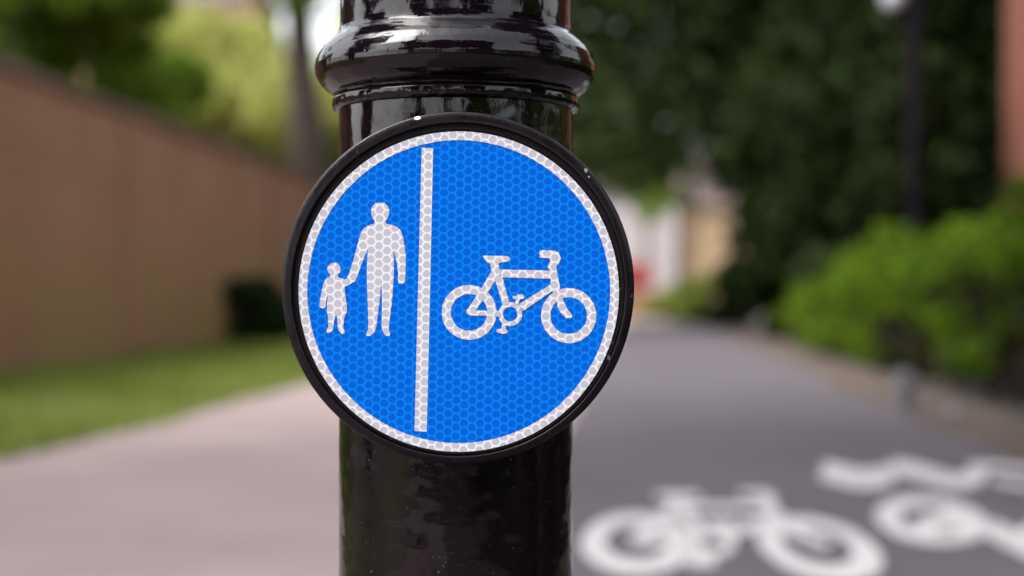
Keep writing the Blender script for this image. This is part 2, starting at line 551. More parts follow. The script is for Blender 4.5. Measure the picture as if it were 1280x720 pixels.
def tree(name, loc, label, cat, leafmat, barkmat, trunk, trunk_r, crown_c, crown_r, clumps, leaves, leaf, seed,
         group=None, lean=(0, 0), clump_f=(0.22, 0.4), shell=0.5):
    """trunk: bare height; crown_c / crown_r: centre and radii of the crown relative to the foot"""
    rnd = random.Random(seed)
    rng = np.random.default_rng(seed)
    root = empty(name, loc)
    tag(root, label, cat, group)
    tb = MB()
    cc, cr = Vector(crown_c), Vector(crown_r)
    top = cc + Vector((0, 0, cr.z * 0.55))
    pts, rad = [], []
    base = Vector((0, 0, -0.1))
    for k in range(9):
        t = k / 8
        p = base.lerp(top, t) + Vector((lean[0] * math.sin(t * 3.1), lean[1] * math.sin(t * 3.1), 0))
        p += Vector((rnd.uniform(-1, 1), rnd.uniform(-1, 1), 0)) * trunk_r * 0.35 * (1 if 0 < k else 0)
        pts.append(p)
        rad.append(trunk_r * (1.25 if k == 0 else 1.0 - 0.85 * t))
    tb.tube(pts, rad, 12)
    P = []
    for i in range(clumps):
        d = Vector((rnd.gauss(0, 1), rnd.gauss(0, 1), rnd.gauss(0, 1))).normalized()
        q = rnd.uniform(0.35, 0.92)
        c = cc + Vector((d.x * cr.x, d.y * cr.y, d.z * cr.z)) * q
        f = rnd.uniform(*clump_f)
        P.append(clump_points(rng, c, (cr.x * f, cr.y * f, cr.z * f * 0.75), leaves // clumps, shell))
        if i < 16:
            t0 = min(max((c.z - cr.z * 0.35) / max(top.z, 0.1), trunk / max(top.z, 0.1) * 0.8), 0.95)
            k = min(int(t0 * 8), 7)
            st = pts[k].lerp(pts[k + 1], t0 * 8 - k)
            md = st.lerp(c, 0.5) + Vector((0, 0, 0.06 * cr.z))
            r0 = trunk_r * (1 - 0.85 * t0) * 0.55
            tb.tube([st, md, c], [r0, r0 * 0.6, r0 * 0.2], 7)
    tb.build("trunk", barkmat, root, True)
    leaf_cloud("crown", np.concatenate(P), leaf, leafmat, root, seed=seed)
    return root


# grass of the verge
rng = np.random.default_rng(5)
N = 60000
gu = rng.uniform(U_WALL + 0.1, U_LEFT + 0.06, N); gs = rng.uniform(3.0, 50.0, N) ** 1.0
clump = np.sin(gs * 1.7 + gu * 2) + np.sin(gs * 0.6 - gu * 1.3)
gx = gu * CA + gs * SA; gy = -gu * SA + gs * CA
hgt = rng.uniform(0.05, 0.14, N) * (1 + 0.25 * clump)
ang = rng.uniform(0, 2 * np.pi, N); wd = rng.uniform(0.008, 0.018, N) * 1.4
tx = rng.normal(0, 0.045, N); ty = rng.normal(0, 0.045, N)
v = np.stack([np.stack([gx - np.cos(ang) * wd, gy - np.sin(ang) * wd, np.full(N, -0.02)], 1),
              np.stack([gx + np.cos(ang) * wd, gy + np.sin(ang) * wd, np.full(N, -0.02)], 1),
              np.stack([gx + tx, gy + ty, hgt], 1)], 1).reshape(-1, 3)
me = bpy.data.meshes.new("grass")
me.vertices.add(3 * N); me.loops.add(3 * N); me.polygons.add(N)
me.vertices.foreach_set("co", v.astype(np.float32).ravel())
me.loops.foreach_set("vertex_index", np.arange(3 * N, dtype=np.int32))
me.polygons.foreach_set("loop_start", np.arange(0, 3 * N, 3, dtype=np.int32))
me.update(calc_edges=True); me.validate()
me.materials.append(M['grass'])
go = bpy.data.objects.new("grass", me); COL.objects.link(go)
tag(go, "short green grass growing on the verge below the brick wall", "grass", kind="stuff")

# ------------------------------------------------------------------ brick wall on the left
WS0, WS1, WH = 4.0, 50.0, 3.26
wall = empty("garden_wall", us(U_WALL, WS0), R(90) - ANG)      # local x runs along the path, local -y faces it
tag(wall, "long weathered brown brick wall with dark coping above the grass verge", "wall")
L = WS1 - WS0
MB().box(0, L, 0, 0.34, -0.1, WH - 0.12).build("brickwork", M['wall_brick'], wall)
cb = MB()
x = 0.0
while x < L - 0.01:
    cb.box(x + 0.004, min(x + 0.6, L) - 0.004, -0.06, 0.40, WH - 0.12 + 0.002, WH)
    x += 0.6
bevel(cb.build("coping", M['coping'], wall), 0.015)
for px in range(1, 6):
    x = px * 8.0 + 7.4
    if x + 0.5 > L: break
    MB().box(x, x + 0.46, -0.03, -0.003, -0.1, WH - 0.30).add(
        [(x, -0.03, WH - 0.30), (x + 0.46, -0.03, WH - 0.30), (x + 0.46, -0.003, WH - 0.14), (x, -0.003, WH - 0.14)],
        [(0, 1, 2, 3)]).build("pier", M['wall_brick'], wall)


# ------------------------------------------------------------------ houses
def house(name, loc, rz, w, d, h, rh, wallmat, label, cat, wins, door=None, chimney=True):
    """w along local x, front wall at local y = 0 facing -y, gabled roof with ridge along x"""
    root = empty(name, loc, rz)
    tag(root, label, cat)
    m = MB().box(0, w, 0, d, -0.1, h)
    m.add([(0, 0, h), (0, d, h), (0, d / 2, h + rh)], [(0, 2, 1)])
    m.add([(w, 0, h), (w, d, h), (w, d / 2, h + rh)], [(0, 1, 2)])
    m.build("wall", wallmat, root)
    e, t = 0.35, 0.14
    rf = MB()
    for sy in (0, 1):
        ye = -e if sy == 0 else d + e
        ze = h - e * rh / (d / 2)
        a = [(-e, ye, ze + 0.01), (w + e, ye, ze + 0.01), (w + e, d / 2, h + rh + 0.01), (-e, d / 2, h + rh + 0.01)]
        b = [(p[0], p[1], p[2] + t) for p in a]
        rf.add(a + b, [(0, 1, 2, 3), (7, 6, 5, 4), (0, 4, 5, 1), (3, 2, 6, 7), (0, 3, 7, 4), (1, 5, 6, 2)])
    r = rf.build("roof", M['roof'], root)
    if chimney:
        MB().box(w * 0.25, w * 0.25 + 0.9, d / 2 - 0.4, d / 2 + 0.4, h + rh - 0.4, h + rh + 1.3).build("chimney", wallmat, r)
    for (face, a, z, ww, wh) in wins:      # face 'f' front, 'l' end x=0
        fm, pm, sm = MB(), MB(), MB()

        def B(mb, p0, p1, q0, q1, z0, z1):
            if face == 'f': mb.box(p0, p1, -q1, -q0, z0, z1)
            else: mb.box(-q1, -q0, p0, p1, z0, z1)
        f = 0.07
        B(fm, a, a + f, 0.003, 0.05, z, z + wh); B(fm, a + ww - f, a + ww, 0.003, 0.05, z, z + wh)
        B(fm, a + f, a + ww - f, 0.003, 0.05, z, z + f); B(fm, a + f, a + ww - f, 0.003, 0.05, z + wh - f, z + wh)
        B(fm, a + ww / 2 - 0.03, a + ww / 2 + 0.03, 0.003, 0.045, z + f, z + wh - f)
        B(fm, a + f, a + ww / 2 - 0.03, 0.003, 0.04, z + wh / 2 - 0.025, z + wh / 2 + 0.025)
        B(fm, a + ww / 2 + 0.03, a + ww - f, 0.003, 0.04, z + wh / 2 - 0.025, z + wh / 2 + 0.025)
        fo = fm.build("window", M['frame'], root)
        B(pm, a + f, a + ww - f, 0.004, 0.015, z + f, z + wh - f)
        pm.build("pane", M['glass'], fo)
        B(sm, a - 0.08, a + ww + 0.08, 0.003, 0.14, z - 0.09, z - 0.004)
        sm.build("sill", M['concrete'], fo)
    if door:
        a, ww, wh = door
        do = MB().box(a, a + ww, -0.06, -0.003, 0, wh).build("door", M['bark_dark'], root)
        MB().box(a + ww - 0.14, a + ww - 0.09, -0.10, -0.061, 1.0, 1.12).build("handle", M['metal'], do)
    return root


# red brick house at the right, its long side along the path
house("brick_house", us(6.2, 27.3), -R(90) - ANG, 15.0, 9.0, 7.2, 3.0, M['red_brick'],
      "red brick house behind the hedge beside the dark trees", "house",
      [('f', 3.5, 1.0, 1.3, 1.5), ('f', 8.5, 1.0, 1.3, 1.5), ('f', 3.5, 4.2, 1.3, 1.4), ('f', 8.5, 4.2, 1.3, 1.4), ('f', 12.2, 4.2, 1.3, 1.4)], door=(6.2, 0.95, 2.1))
# far houses across the end of the path
house("white_house", us(-6.4, 76), -ANG, 8.2, 8.0, 6.2, 2.6, M['render'],
      "white rendered house seen in the gap at the far end of the path", "house",
      [('f', 1.0, 0.9, 1.4, 1.4), ('f', 3.6, 0.9, 1.4, 1.4), ('f', 1.0, 3.7, 1.4, 1.3), ('f', 3.6, 3.7, 1.4, 1.3)], door=(5.6, 0.95, 2.1))
house("tan_house", us(2.0, 77), -ANG, 8.5, 8.0, 5.4, 2.6, M['tan'],
      "tan coloured house next to the white one at the path's far end", "house",
      [('f', 4.4, 0.9, 1.3, 1.4), ('f', 4.4, 3.5, 1.3, 1.2)], door=(6.6, 0.95, 2.1))
house("tall_house", us(-26.6, 66), -ANG, 9.0, 8.0, 13.6, 3.0, M['orange_brick'],
      "tall orange brick house glimpsed above the wall through yellow-green leaves", "house",
      [('f', 1.2, 1.0, 1.3, 1.6), ('f', 5.5, 1.0, 1.3, 1.6), ('f', 1.2, 4.2, 1.3, 1.6), ('f', 5.5, 4.2, 1.3, 1.6), ('f', 1.2, 7.2, 1.3, 1.6)], door=(3.6, 0.95, 2.2))

# ------------------------------------------------------------------ trees
# right: dark evergreens
EG = "dark evergreen trees on the right"
for (u, s, lab, cc, cr, nc, nl, lf, sd_) in (
    (5.6, 40, "tall grey-green evergreen reaching over the far end of the path", (-4.0, 0, 8.4), (6.8, 5.2, 6.4), 76, 36000, 0.21, 11),
    (4.1, 31, "dark evergreen with foliage down to the ground past the hedge's far end", (0, 0, 4.6), (2.3, 2.4, 4.9), 46, 24000, 0.16, 12),
    (6.9, 30, "broad dark evergreen behind the lamp post", (0, 0, 5.4), (3.0, 3.0, 5.7), 50, 26000, 0.18, 13),
    (9.9, 35, "dark evergreen standing between the lamp post and the brick house", (0, 0, 6.5), (4.2, 3.8, 6.8), 50, 22000, 0.21, 14),
    (13.2, 40, "dark evergreen beside the red brick house wall", (0, 0, 6.0), (4.4, 4.0, 6.4), 50, 20000, 0.22, 15),
    (3.75, 27, "young low evergreen just behind the end of the hedge", (0, 0, 2.5), (1.75, 1.7, 2.8), 36, 15000, 0.13, 16),
    (4.1, 36, "dark evergreen hanging low beside the gap with the far houses", (0, 0, 5.4), (2.5, 2.2, 5.6), 46, 20000, 0.18, 17),
    (3.3, 33, "low bushy evergreen at the path's edge under the tall ones", (0, 0, 1.7), (1.55, 1.6, 1.9), 34, 14000, 0.13, 19),
    (9.0, 47, "dark evergreen at the back of the group, seen only between the others", (0, 0, 7.5), (5.4, 4.0, 7.6), 46, 18000, 0.25, 18)):
    tree("evergreen_tree", us(u, s), lab, "tree", M['leaf_grey' if sd_ == 11 else 'leaf_dark'], M['bark_dark'], 0.8, 0.28, cc, cr, nc, nl, lf, sd_, group=EG)
# left, beyond the wall
tree("garden_tree", us(-9.3, 24.5), "mid green tree with a dark upright trunk behind the wall", "tree", M['leaf_mid'], M['bark_dark'],
     3.0, 0.36, (-2.2, 3.6, 6.2), (3.1, 3.0, 3.4), 34, 15000, 0.16, 21, group="garden trees behind the wall")
tree("garden_tree", us(-11.6, 31), "bushy green tree rising above the middle of the wall", "tree", M['leaf_mid'], M['bark'],
     2.0, 0.28, (0, 0, 5.0), (3.0, 3.0, 3.6), 34, 14000, 0.17, 22, group="garden trees behind the wall")
tree("leaning_tree", us(-7.15, 33), "leaning tree with a bare grey-brown trunk behind the far part of the wall", "tree", M['leaf_mid'], M['bark'],
     6.0, 0.56, (-0.4, 0, 9.6), (3.4, 3.0, 3.2), 26, 5500, 0.18, 23, lean=(0.25, 0))
tree("pale_tree", us(-12.2, 47), "pale yellow-green tree glowing beyond the wall, left of the leaning trunk", "tree", M['leaf_light'], M['bark'],
     2.0, 0.30, (0.6, 0, 6.0), (4.6, 4.4, 4.7), 32, 14000, 0.20, 24, group="pale trees beyond the wall")
tree("pale_tree", us(-11.4, 58), "pale yellow-green tree far along, right behind the leaning trunk", "tree", M['leaf_light'], M['bark'],
     2.0, 0.30, (0, 0, 6.2), (4.6, 4.4, 5.8), 28, 11000, 0.20, 25, group="pale trees beyond the wall")
tree("pale_tree", us(-20, 54), "pale yellow-green tree in front of the tall orange brick house", "tree", M['leaf_light'], M['bark'],
     2.0, 0.30, (0, 0, 4.8), (4.6, 4.4, 4.2), 26, 8500, 0.22, 26, group="pale trees beyond the wall")
tree("far_tree", us(9.5, 70), "mid green tree at the far end beyond the evergreens", "tree", M['leaf_mid'], M['bark'],
     2.0, 0.30, (0, 0, 6.0), (5.0, 4.0, 5.6), 30, 9000, 0.28, 27)
tree("far_tree", us(0.3, 64), "thin green street tree in front of the white house", "tree", M['leaf_mid'], M['bark'],
     2.2, 0.16, (0, 0, 5.9), (2.4, 2.2, 2.4), 18, 1500, 0.22, 28)
# behind the photographer (seen as reflections in the gloss paint)
for i, (az, d, r, zc, lab) in enumerate(((-38, 9.5, 2.6, 6.0, "first tree from the wall side behind the photographer"), (-13, 11, 3.2, 7.0, "tree straight behind the photographer, wall side"),
                                   (12, 10.5, 2.8, 6.5, "tree straight behind the photographer, hedge side"), (29, 9.5, 1.9, 6.0, "last tree towards the hedge behind the photographer"),
                                   (-96, 9, 3.0, 6.5, "tree to the left of the post, out of the picture"), (88, 9.5, 3.4, 5.5, "tree to the right of the post, out of the picture"))):
    tree("path_tree", (math.sin(R(az)) * d, -math.cos(R(az)) * d, 0), lab, "tree", M['leaf_dark'], M['bark_dark'], 0.8, 0.25, (0, 0, zc), (r, r, zc - 0.6), 36, 15000, 0.2, 40 + i, group="trees behind the photographer")
OV = "unseen trees added to block the sky overhead"  # unseen crowns, added to block overhead sky from the post's reflections
tree("added_canopy_tree", us(-7.8, 5.5), "unseen tree added behind the wall, its crown blocking the sky over the footpath", "tree", M['leaf_dark'], M['bark_dark'],
     5.0, 0.3, (4.2, 0, 9.5), (4.6, 4.2, 2.6), 40, 15000, 0.2, 50, lean=(1.0, 0), group=OV)
tree("added_canopy_tree", us(6.8, 5.0), "unseen tree added behind the hedge, its crown blocking the sky over the cycle path", "tree", M['leaf_dark'], M['bark_dark'],
     5.0, 0.3, (-2.8, 0, 9.0), (3.8, 3.8, 2.4), 36, 13000, 0.2, 51, lean=(-0.8, 0), group=OV)


# ------------------------------------------------------------------ shrubs
def shrub(name, loc, label, cat, mat, rad, n, leaf, seed, kind=None):
    rng = np.random.default_rng(seed)
    rnd = random.Random(seed)
    root = empty(name, loc)
    tag(root, label, cat)
    P, st = [], MB()
    for i in range(14):
        a = rnd.uniform(0, 6.28); q = rnd.uniform(0.1, 0.7)
        c = (math.cos(a) * q * rad[0], math.sin(a) * q * rad[1], rad[2] * (0.25 + 1.3 * ((i * 5) % 14) / 13))
        f = rnd.uniform(0.35, 0.55)
        P.append(clump_points(rng, c, (rad[0] * f, rad[1] * f, rad[2] * f * 0.8), n // 14, 0.3))
        st.tube([(0.05 * math.cos(a), 0.05 * math.sin(a), -0.05), (c[0] * 0.5, c[1] * 0.5, c[2] * 0.6), c], [0.02, 0.014, 0.005], 6)
    p = np.concatenate(P)
    p[:, 2] = np.maximum(p[:, 2], 0.02)
    st.build("stems", M['bark_dark'], root, True)
    leaf_cloud("foliage", p, leaf, mat, root, seed=seed)
    return root


shrub("dark_shrub", us(-6.0, 24.6), "dark green rounded shrub at the foot of the brick wall", "shrub", M['leaf_shrub'], (0.85, 0.55, 0.62), 7500, 0.06, 61)
shrub("far_shrub", us(1.35, 52.5), "bright green shrub where the path ends, in front of the tan house", "shrub", M['leaf_bush'], (1.35, 0.8, 0.62), 6000, 0.09, 62)
shrub("verge_shrub", us(1.75, 48), "loose green shrub on the path's right edge under the evergreens", "shrub", M['leaf_bush'], (0.9, 0.8, 0.8), 4000, 0.09, 63)

shrub("verge_shrub", us(2.75, 44), "dark green shrub in front of the tan house's right side, under the evergreens", "shrub", M['leaf_shrub'], (1.1, 0.8, 0.95), 6000, 0.09, 64)

# hedge along the right of the cycle path
HS0, HS1 = -8.0, 27.5
hedge = empty("hedge", us(3.0, HS0))
tag(hedge, "bright green bushy hedge running along the right edge of the cycle path", "hedge")
rng = np.random.default_rng(71)
base = us(3.0, HS0)
Pn, hst = [], MB()
NC = 520
rnd = random.Random(72)
for i in range(NC):
    s = HS0 + (HS1 - HS0) * (i + rnd.random()) / NC
    top = 1.40 + 0.07 * math.sin(s * 0.9) + 0.05 * math.sin(s * 2.1 + 1) + rnd.uniform(-0.10, 0.06) - max(0, s - 15) * 0.045
    gap = 0.5 + 0.5 * math.sin(s * 1.25 + 0.9)           # bushes swell and part along the run
    lvl = rnd.choice((0, 0, 0, 1, 1, 1, 2, 2))
    top += 0.14 * max(0.0, min(1.0, (15 - s) / 4))
    if 3.0 < s < 12.6 and lvl: lvl = 3
    if lvl == 0: z = top - rnd.uniform(0.10, 0.30); u = 2.40 + rnd.uniform(-0.12, 1.15)
    elif lvl == 1: z = top - rnd.uniform(0.30, 0.80); u = 2.40 + rnd.uniform(-0.05, 1.1)
    elif lvl == 3: z = rnd.uniform(0.3, top - 0.45); u = 3.75 + rnd.uniform(0, 0.6)
    else: z = max(0.22, top - rnd.uniform(0.7, 1.15)); u = 2.45 + rnd.uniform(0.0, 0.9)
    u += 0.16 * gap * (1 if lvl else 0.45)
    if lvl == 2 and gap > 0.6: continue
    c = us(u, s, z)
    Pn.append(clump_points(rng, c, (0.26, 0.30, 0.20), 110 if s < 3 else 185, 0.2))
    if i % 5 == 0:
        b0 = us(3.0 + rnd.uniform(-0.25, 0.3), s + rnd.uniform(-0.2, 0.2), -0.05)
        hst.tube([b0 - base, (b0.lerp(c, 0.55) + Vector((rnd.uniform(-.05, .05), 0, 0.1))) - base, c - base], [0.022, 0.014, 0.005], 6)
DT = foliage("shade_dead_leaves", (0.012, 0.008, 0.006), (0.036, 0.024, 0.018), 0.05)  # dead leaves coloured near black to stand for shade low in the hedge
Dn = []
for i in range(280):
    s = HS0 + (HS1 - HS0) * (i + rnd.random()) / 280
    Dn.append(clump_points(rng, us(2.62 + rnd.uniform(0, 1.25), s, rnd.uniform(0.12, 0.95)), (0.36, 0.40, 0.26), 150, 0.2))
leaf_cloud("shade_dead_twigs", np.concatenate(Dn) - np.array(base), 0.045, DT, hedge, seed=74)
hst.build("stems", M['bark_dark'], hedge, True)
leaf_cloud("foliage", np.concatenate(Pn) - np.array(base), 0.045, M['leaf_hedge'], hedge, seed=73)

# ------------------------------------------------------------------ lamp post, marker stones, van
lp_p = at(1143, 372, 20.5); lp_p.z = -0.05
lp = empty("lamp_post", lp_p)
tag(lp, "thin dark lamp post with a white globe, rising behind the hedge", "lamp post")
MB().lathe([(0.13, 0), (0.13, 0.5), (0.10, 0.56), (0.10, 0.62), (0.095, 2.5), (0.085, 5.2), (0.03, 5.26), (0.0, 5.28)], 20).build("column", M['lamp_metal'], lp, True)
arm = MB().tube([(0, 0, 5.08), (-0.14, 0, 5.16), (-0.27, 0, 5.12), (-0.28, 0, 5.00)], [0.022, 0.022, 0.022, 0.026], 8).build("arm", M['lamp_metal'], lp, True)
MB().lathe([(0.0, 5.03), (0.10, 5.01), (0.13, 4.96), (0.12, 4.94)], 20, (-0.28, 0, 0)).build("lamp_hood", M['lamp_metal'], lp, True)
MB().lathe([(0.08, 4.94), (0.13, 4.86), (0.145, 4.77), (0.12, 4.68), (0.06, 4.63), (0.0, 4.62)], 24, (-0.28, 0, 0)).build("globe", M['opal'], lp, True)

mp = us(1.86, 11.2)
mk = empty("marker_stone", mp)
tag(mk, "short pale grey marker post at the foot of the hedge", "marker post")
bevel(MB().box(-0.06, 0.06, -0.06, 0.06, -0.08, 0.26).build("shaft", M['stone'], mk), 0.012)
MB().add([(-0.06, -0.06, 0.261), (0.06, -0.06, 0.261), (0.06, 0.06, 0.261), (-0.06, 0.06, 0.261), (0, 0, 0.29)],
         [(0, 1, 4), (1, 2, 4), (2, 3, 4), (3, 0, 4)]).build("cap", M['stone'], mk)


def rock(name, loc, r, label, seed):
    bm = bmesh.new()
    bmesh.ops.create_icosphere(bm, subdivisions=3, radius=1.0)
    rnd = random.Random(seed)
    ph = [rnd.uniform(0, 6) for _ in range(6)]
    for v_ in bm.verts:
        k = 1 + 0.13 * math.sin(3 * v_.co.x + ph[0]) + 0.1 * math.sin(4 * v_.co.y + ph[1]) + 0.08 * math.sin(5 * v_.co.z + ph[2])
        v_.co = Vector((v_.co.x * r[0], v_.co.y * r[1], v_.co.z * r[2])) * k
    me_ = bpy.data.meshes.new(name); bm.to_mesh(me_); bm.free()
    me_.polygons.foreach_set("use_smooth", [True] * len(me_.polygons))
    me_.materials.append(M['stone'])
    o = bpy.data.objects.new(name, me_); COL.objects.link(o)
    o.location = loc
    return tag(o, label, "stone")


rock("loose_stone", us(2.10, 10.7, 0.02), (0.07, 0.06, 0.045), "small grey stone lying on the soil right of the marker post", 3)

# red van at the end of the path
van = empty("parked_van", us(0.45, 59.5), math.pi - ANG)
tag(van, "parked red van at the far end of the path beside the sign's edge", "van")
prof = [(0, 0.35), (0, 1.95), (0.12, 2.08), (2.9, 2.10), (3.25, 1.98), (3.75, 1.30), (4.35, 1.12), (4.5, 0.95), (4.5, 0.35)]
nP = len(prof)
vb = [(x_, -0.9, z_) for x_, z_ in prof] + [(x_, 0.9, z_) for x_, z_ in prof]
vf = [tuple(range(nP)), tuple(range(2 * nP - 1, nP - 1, -1))] + [((i + 1) % nP, i, nP + i, nP + (i + 1) % nP) for i in range(nP)]
bevel(mesh_obj("body", vb, vf, M['red_paint'], van), 0.05, 3)
for sy in (-0.905, 0.897):
    MB().add([(2.45, sy, 1.25), (3.55, sy, 1.25), (3.12, sy, 1.88), (2.45, sy, 1.88)], [(0, 1, 2, 3)]).build("side_window", M['glass'], van)
    MB().box(4.46, 4.52, sy * 0.75 - 0.15, sy * 0.75 + 0.15, 0.72, 0.90).build("headlight", M['lens'], van)
ws = MB().add([(3.30, -0.75, 1.95), (3.30, 0.75, 1.95), (3.765, 0.78, 1.34), (3.765, -0.78, 1.34)], [(0, 1, 2, 3)]).build("windscreen", M['glass'], van)
for x_ in (0.85, 3.7):
    for sy in (-0.86, 0.66):
        w_ = empty("wheel", (x_, sy, 0.33)); w_.parent = van
        MB().lathe([(0.20, -0.20), (0.31, -0.20), (0.33, -0.15), (0.33, -0.05), (0.31, 0.0), (0.20, 0.0)], 24, axis='Y').build("tyre", M['rubber'], w_, True)
        MB().lathe([(0.0, 0.01), (0.10, 0.015), (0.20, -0.02), (0.20, -0.19), (0.0, -0.19)], 24, axis='Y').build("rim", M['metal'], w_, True)

lw = empty("low_wall", us(-7.0, 57.6), -ANG)
tag(lw, "low tan garden wall across the path's far end, hiding the red van's wheels", "wall")
MB().box(0, 9.6, 0, 0.24, -0.08, 1.0).build("brickwork", M['wall_brick'], lw)
bevel(MB().box(-0.04, 9.64, -0.04, 0.28, 1.002, 1.07).build("coping", M['concrete'], lw), 0.01)

# ------------------------------------------------------------------ painted bicycles on the cycle path
def stroke(mb, pts, w, z, round_=True):
    """flat band along a polyline in the x,y plane"""
    pts = [Vector((p[0], p[1])) for p in pts]
    n = len(pts)
    Vv = []
    for k, p in enumerate(pts):
        d0 = (pts[k] - pts[k - 1]).normalized() if k else None
        d1 = (pts[k + 1] - pts[k]).normalized() if k < n - 1 else None
        d = ((d0 or d1) + (d1 or d0)).normalized()
        nn = Vector((-d.y, d.x))
        c = 1.0 if d0 is None or d1 is None else max(0.5, d.dot(d1))
        e = Vector((0, 0))
        if k == 0: e = -d * w * 0.2
        if k == n - 1: e = d * w * 0.2
        Vv += [(p.x + e.x + nn.x * w / 2 / c, p.y + e.y + nn.y * w / 2 / c, z), (p.x + e.x - nn.x * w / 2 / c, p.y + e.y - nn.y * w / 2 / c, z)]
    mb.add(Vv, [(2 * k + 1, 2 * k + 3, 2 * k + 2, 2 * k) for k in range(n - 1)])


def ring(mb, c, r0, r1, z, n=64):
    Vv = []
    for i in range(n):
        a = 2 * math.pi * i / n
        Vv += [(c[0] + r0 * math.cos(a), c[1] + r0 * math.sin(a), z), (c[0] + r1 * math.cos(a), c[1] + r1 * math.sin(a), z)]
    mb.add(Vv, [(2 * i, 2 * i + 1, 2 * ((i + 1) % n) + 1, 2 * ((i + 1) % n)) for i in range(n)])


def painted_bike(wid, hei, w):
    """unit drawing scaled to wid x hei metres, the same bicycle as on the sign"""
    mb = MB()
    sx, sy = wid / 870.0, hei / 525.0
    # drawing units are those of the enlarged sign photograph, origin at the middle
    def q(p): return ((p[0] - 490) , (410 - p[1]))
    k = [0.0]
    def z():
        k[0] += 0.0002
        return k[0]
    ww = w / sx
    ring(mb, q((214, 497)), 97, 170, z()); ring(mb, q((752, 512)), 97, 172, z()); ring(mb, q((440, 507)), 36, 70, z())
    for pts in ([(345, 285), (215, 492)], [(205, 495), (400, 500)], [(362, 275), (425, 470)], [(360, 280), (690, 282)],
                [(505, 455), (690, 345)], [(290, 196), (438, 198)], [(345, 200), (362, 275)], [(610, 170), (690, 170), (700, 205), (676, 245), (690, 340), (715, 440), (775, 515)],
                [(455, 405), (520, 405)], [(490, 405), (470, 460)], [(365, 605), (425, 605)], [(400, 600), (410, 555)]):
        stroke(mb, [q(p) for p in pts], ww, z())
    mb.v = [(v_[0] * sx, v_[1] * sy, v_[2]) for v_ in mb.v]
    return mb


g1 = painted_bike(0.93, 2.0, 0.056).build("bicycle_marking", M['paint'])
g1.location = us(0.285, 5.47, 0.006); g1.rotation_euler = (0, 0, -ANG)
tag(g1, "white painted bicycle on the dark cycle path, just right of the post", "path marking", group="painted bicycles on the cycle path")


def gp(x, y):
    d = H * FPX / (y - HOR)
    return ((x - CX) / FPX * d, d)


# second bicycle: turned for the opposite direction and worn, so its strokes are their own
mb2 = MB()
zz = 0.0
for pts, w in (([(1032, 590), (1052, 595), (1072, 600), (1092, 600), (1110, 595)], 30), ([(1118, 585), (1145, 590), (1170, 598), (1195, 604), (1214, 602), (1224, 594), (1222, 586)], 24),
               ([(1212, 584), (1250, 585), (1300, 590), (1360, 602)], 9), ([(1242, 601), (1290, 612), (1380, 632)], 9), ([(1240, 664), (1275, 682), (1330, 712)], 30),
               ([(1150, 662), (1190, 650), (1226, 664)], 26)):
    zz += 0.0003
    tmp = MB(); stroke(tmp, pts, w * 0.8, 0)
    mb2.add([(*gp(v_[0], v_[1]), zz) for v_ in tmp.v], [f_[::-1] for f_ in tmp.f])
for c, ax, ay, k in (((1165, 653), 71, 30, 0.56), ((1352, 682), 78, 36, 0.58)):
    zz += 0.0003
    V2 = []
    for i in range(64):
        a = 2 * math.pi * i / 64
        for q in (k, 1.0):
            V2.append((*gp(c[0] + ax * q * math.cos(a), c[1] + ay * q * math.sin(a) + 0.10 * ax * q * math.cos(a)), zz))
    mb2.add(V2, [(2 * i, 2 * i + 1, 2 * ((i + 1) % 64) + 1, 2 * ((i + 1) % 64)) for i in range(64)])
g2 = mb2.build("bicycle_marking", M['paint'])
g2.location.z = 0.006
tag(g2, "second white painted bicycle, farther off beside the soil strip", "path marking", group="painted bicycles on the cycle path")

# ------------------------------------------------------------------ the black post
K = PD / FPX                                      # metres per pixel at the post's axis
pc = Vector(((570.0 - CX) * K, PD, 0))
R0 = 146.0 / FPX * PD * math.cos(math.atan(146.0 / FPX))


def zy(y): return H + (HOR - y) * K
def rp(px): return px * R0 / 146.0


post = empty("bollard_post", pc)
tag(post, "glossy black painted cast iron post with a moulded ring, standing at the path's division", "post")
lo = [(rp(178), 0.0), (rp(178), 0.16), (rp(172), 0.175), (rp(150), 0.19)]
z = 0.2
while z < zy(140):
    lo.append((rp(146), z)); z += 0.012
lo += [(rp(146), zy(140))]
up = [(rp(144.6), zy(44)), (rp(144.6), zy(38)), (rp(144.5), zy(20))]
z = zy(20) + 0.01
while z < 1.25:
    up.append((rp(144.5), z)); z += 0.012
up += [(rp(144.5), 1.26)]
MB().lathe(lo, 160).build("shaft", M['post'], post, True)
MB().lathe(up, 160).build("upper_shaft", M['post'], post, True)
colp = [(146, 140), (150, 139), (153, 136.5), (154.3, 132), (154, 127), (151.5, 123.5), (150.5, 121.5), (152, 119.5), (157, 117), (163, 113),
        (168.5, 107.5), (172.5, 101), (174.8, 94), (175.3, 87), (174, 79), (171, 71.5), (166.5, 64.5), (161, 58.5), (155.5, 53.5), (151, 50),
        (148.6, 48.2), (147.2, 46.5), (146.3, 44), (145.6, 41), (145.2, 37)]
import_r = random.Random(9)
mbc = MB()
dense = []
for a, b in zip(colp[:-1], colp[1:]):
    for t in range(4):
        dense.append((a[0] + (b[0] - a[0]) * t / 4, a[1] + (b[1] - a[1]) * t / 4))
dense.append(colp[-1])
mbc.lathe([(rp(r_), zy(y_)) for r_, y_ in dense], 240)
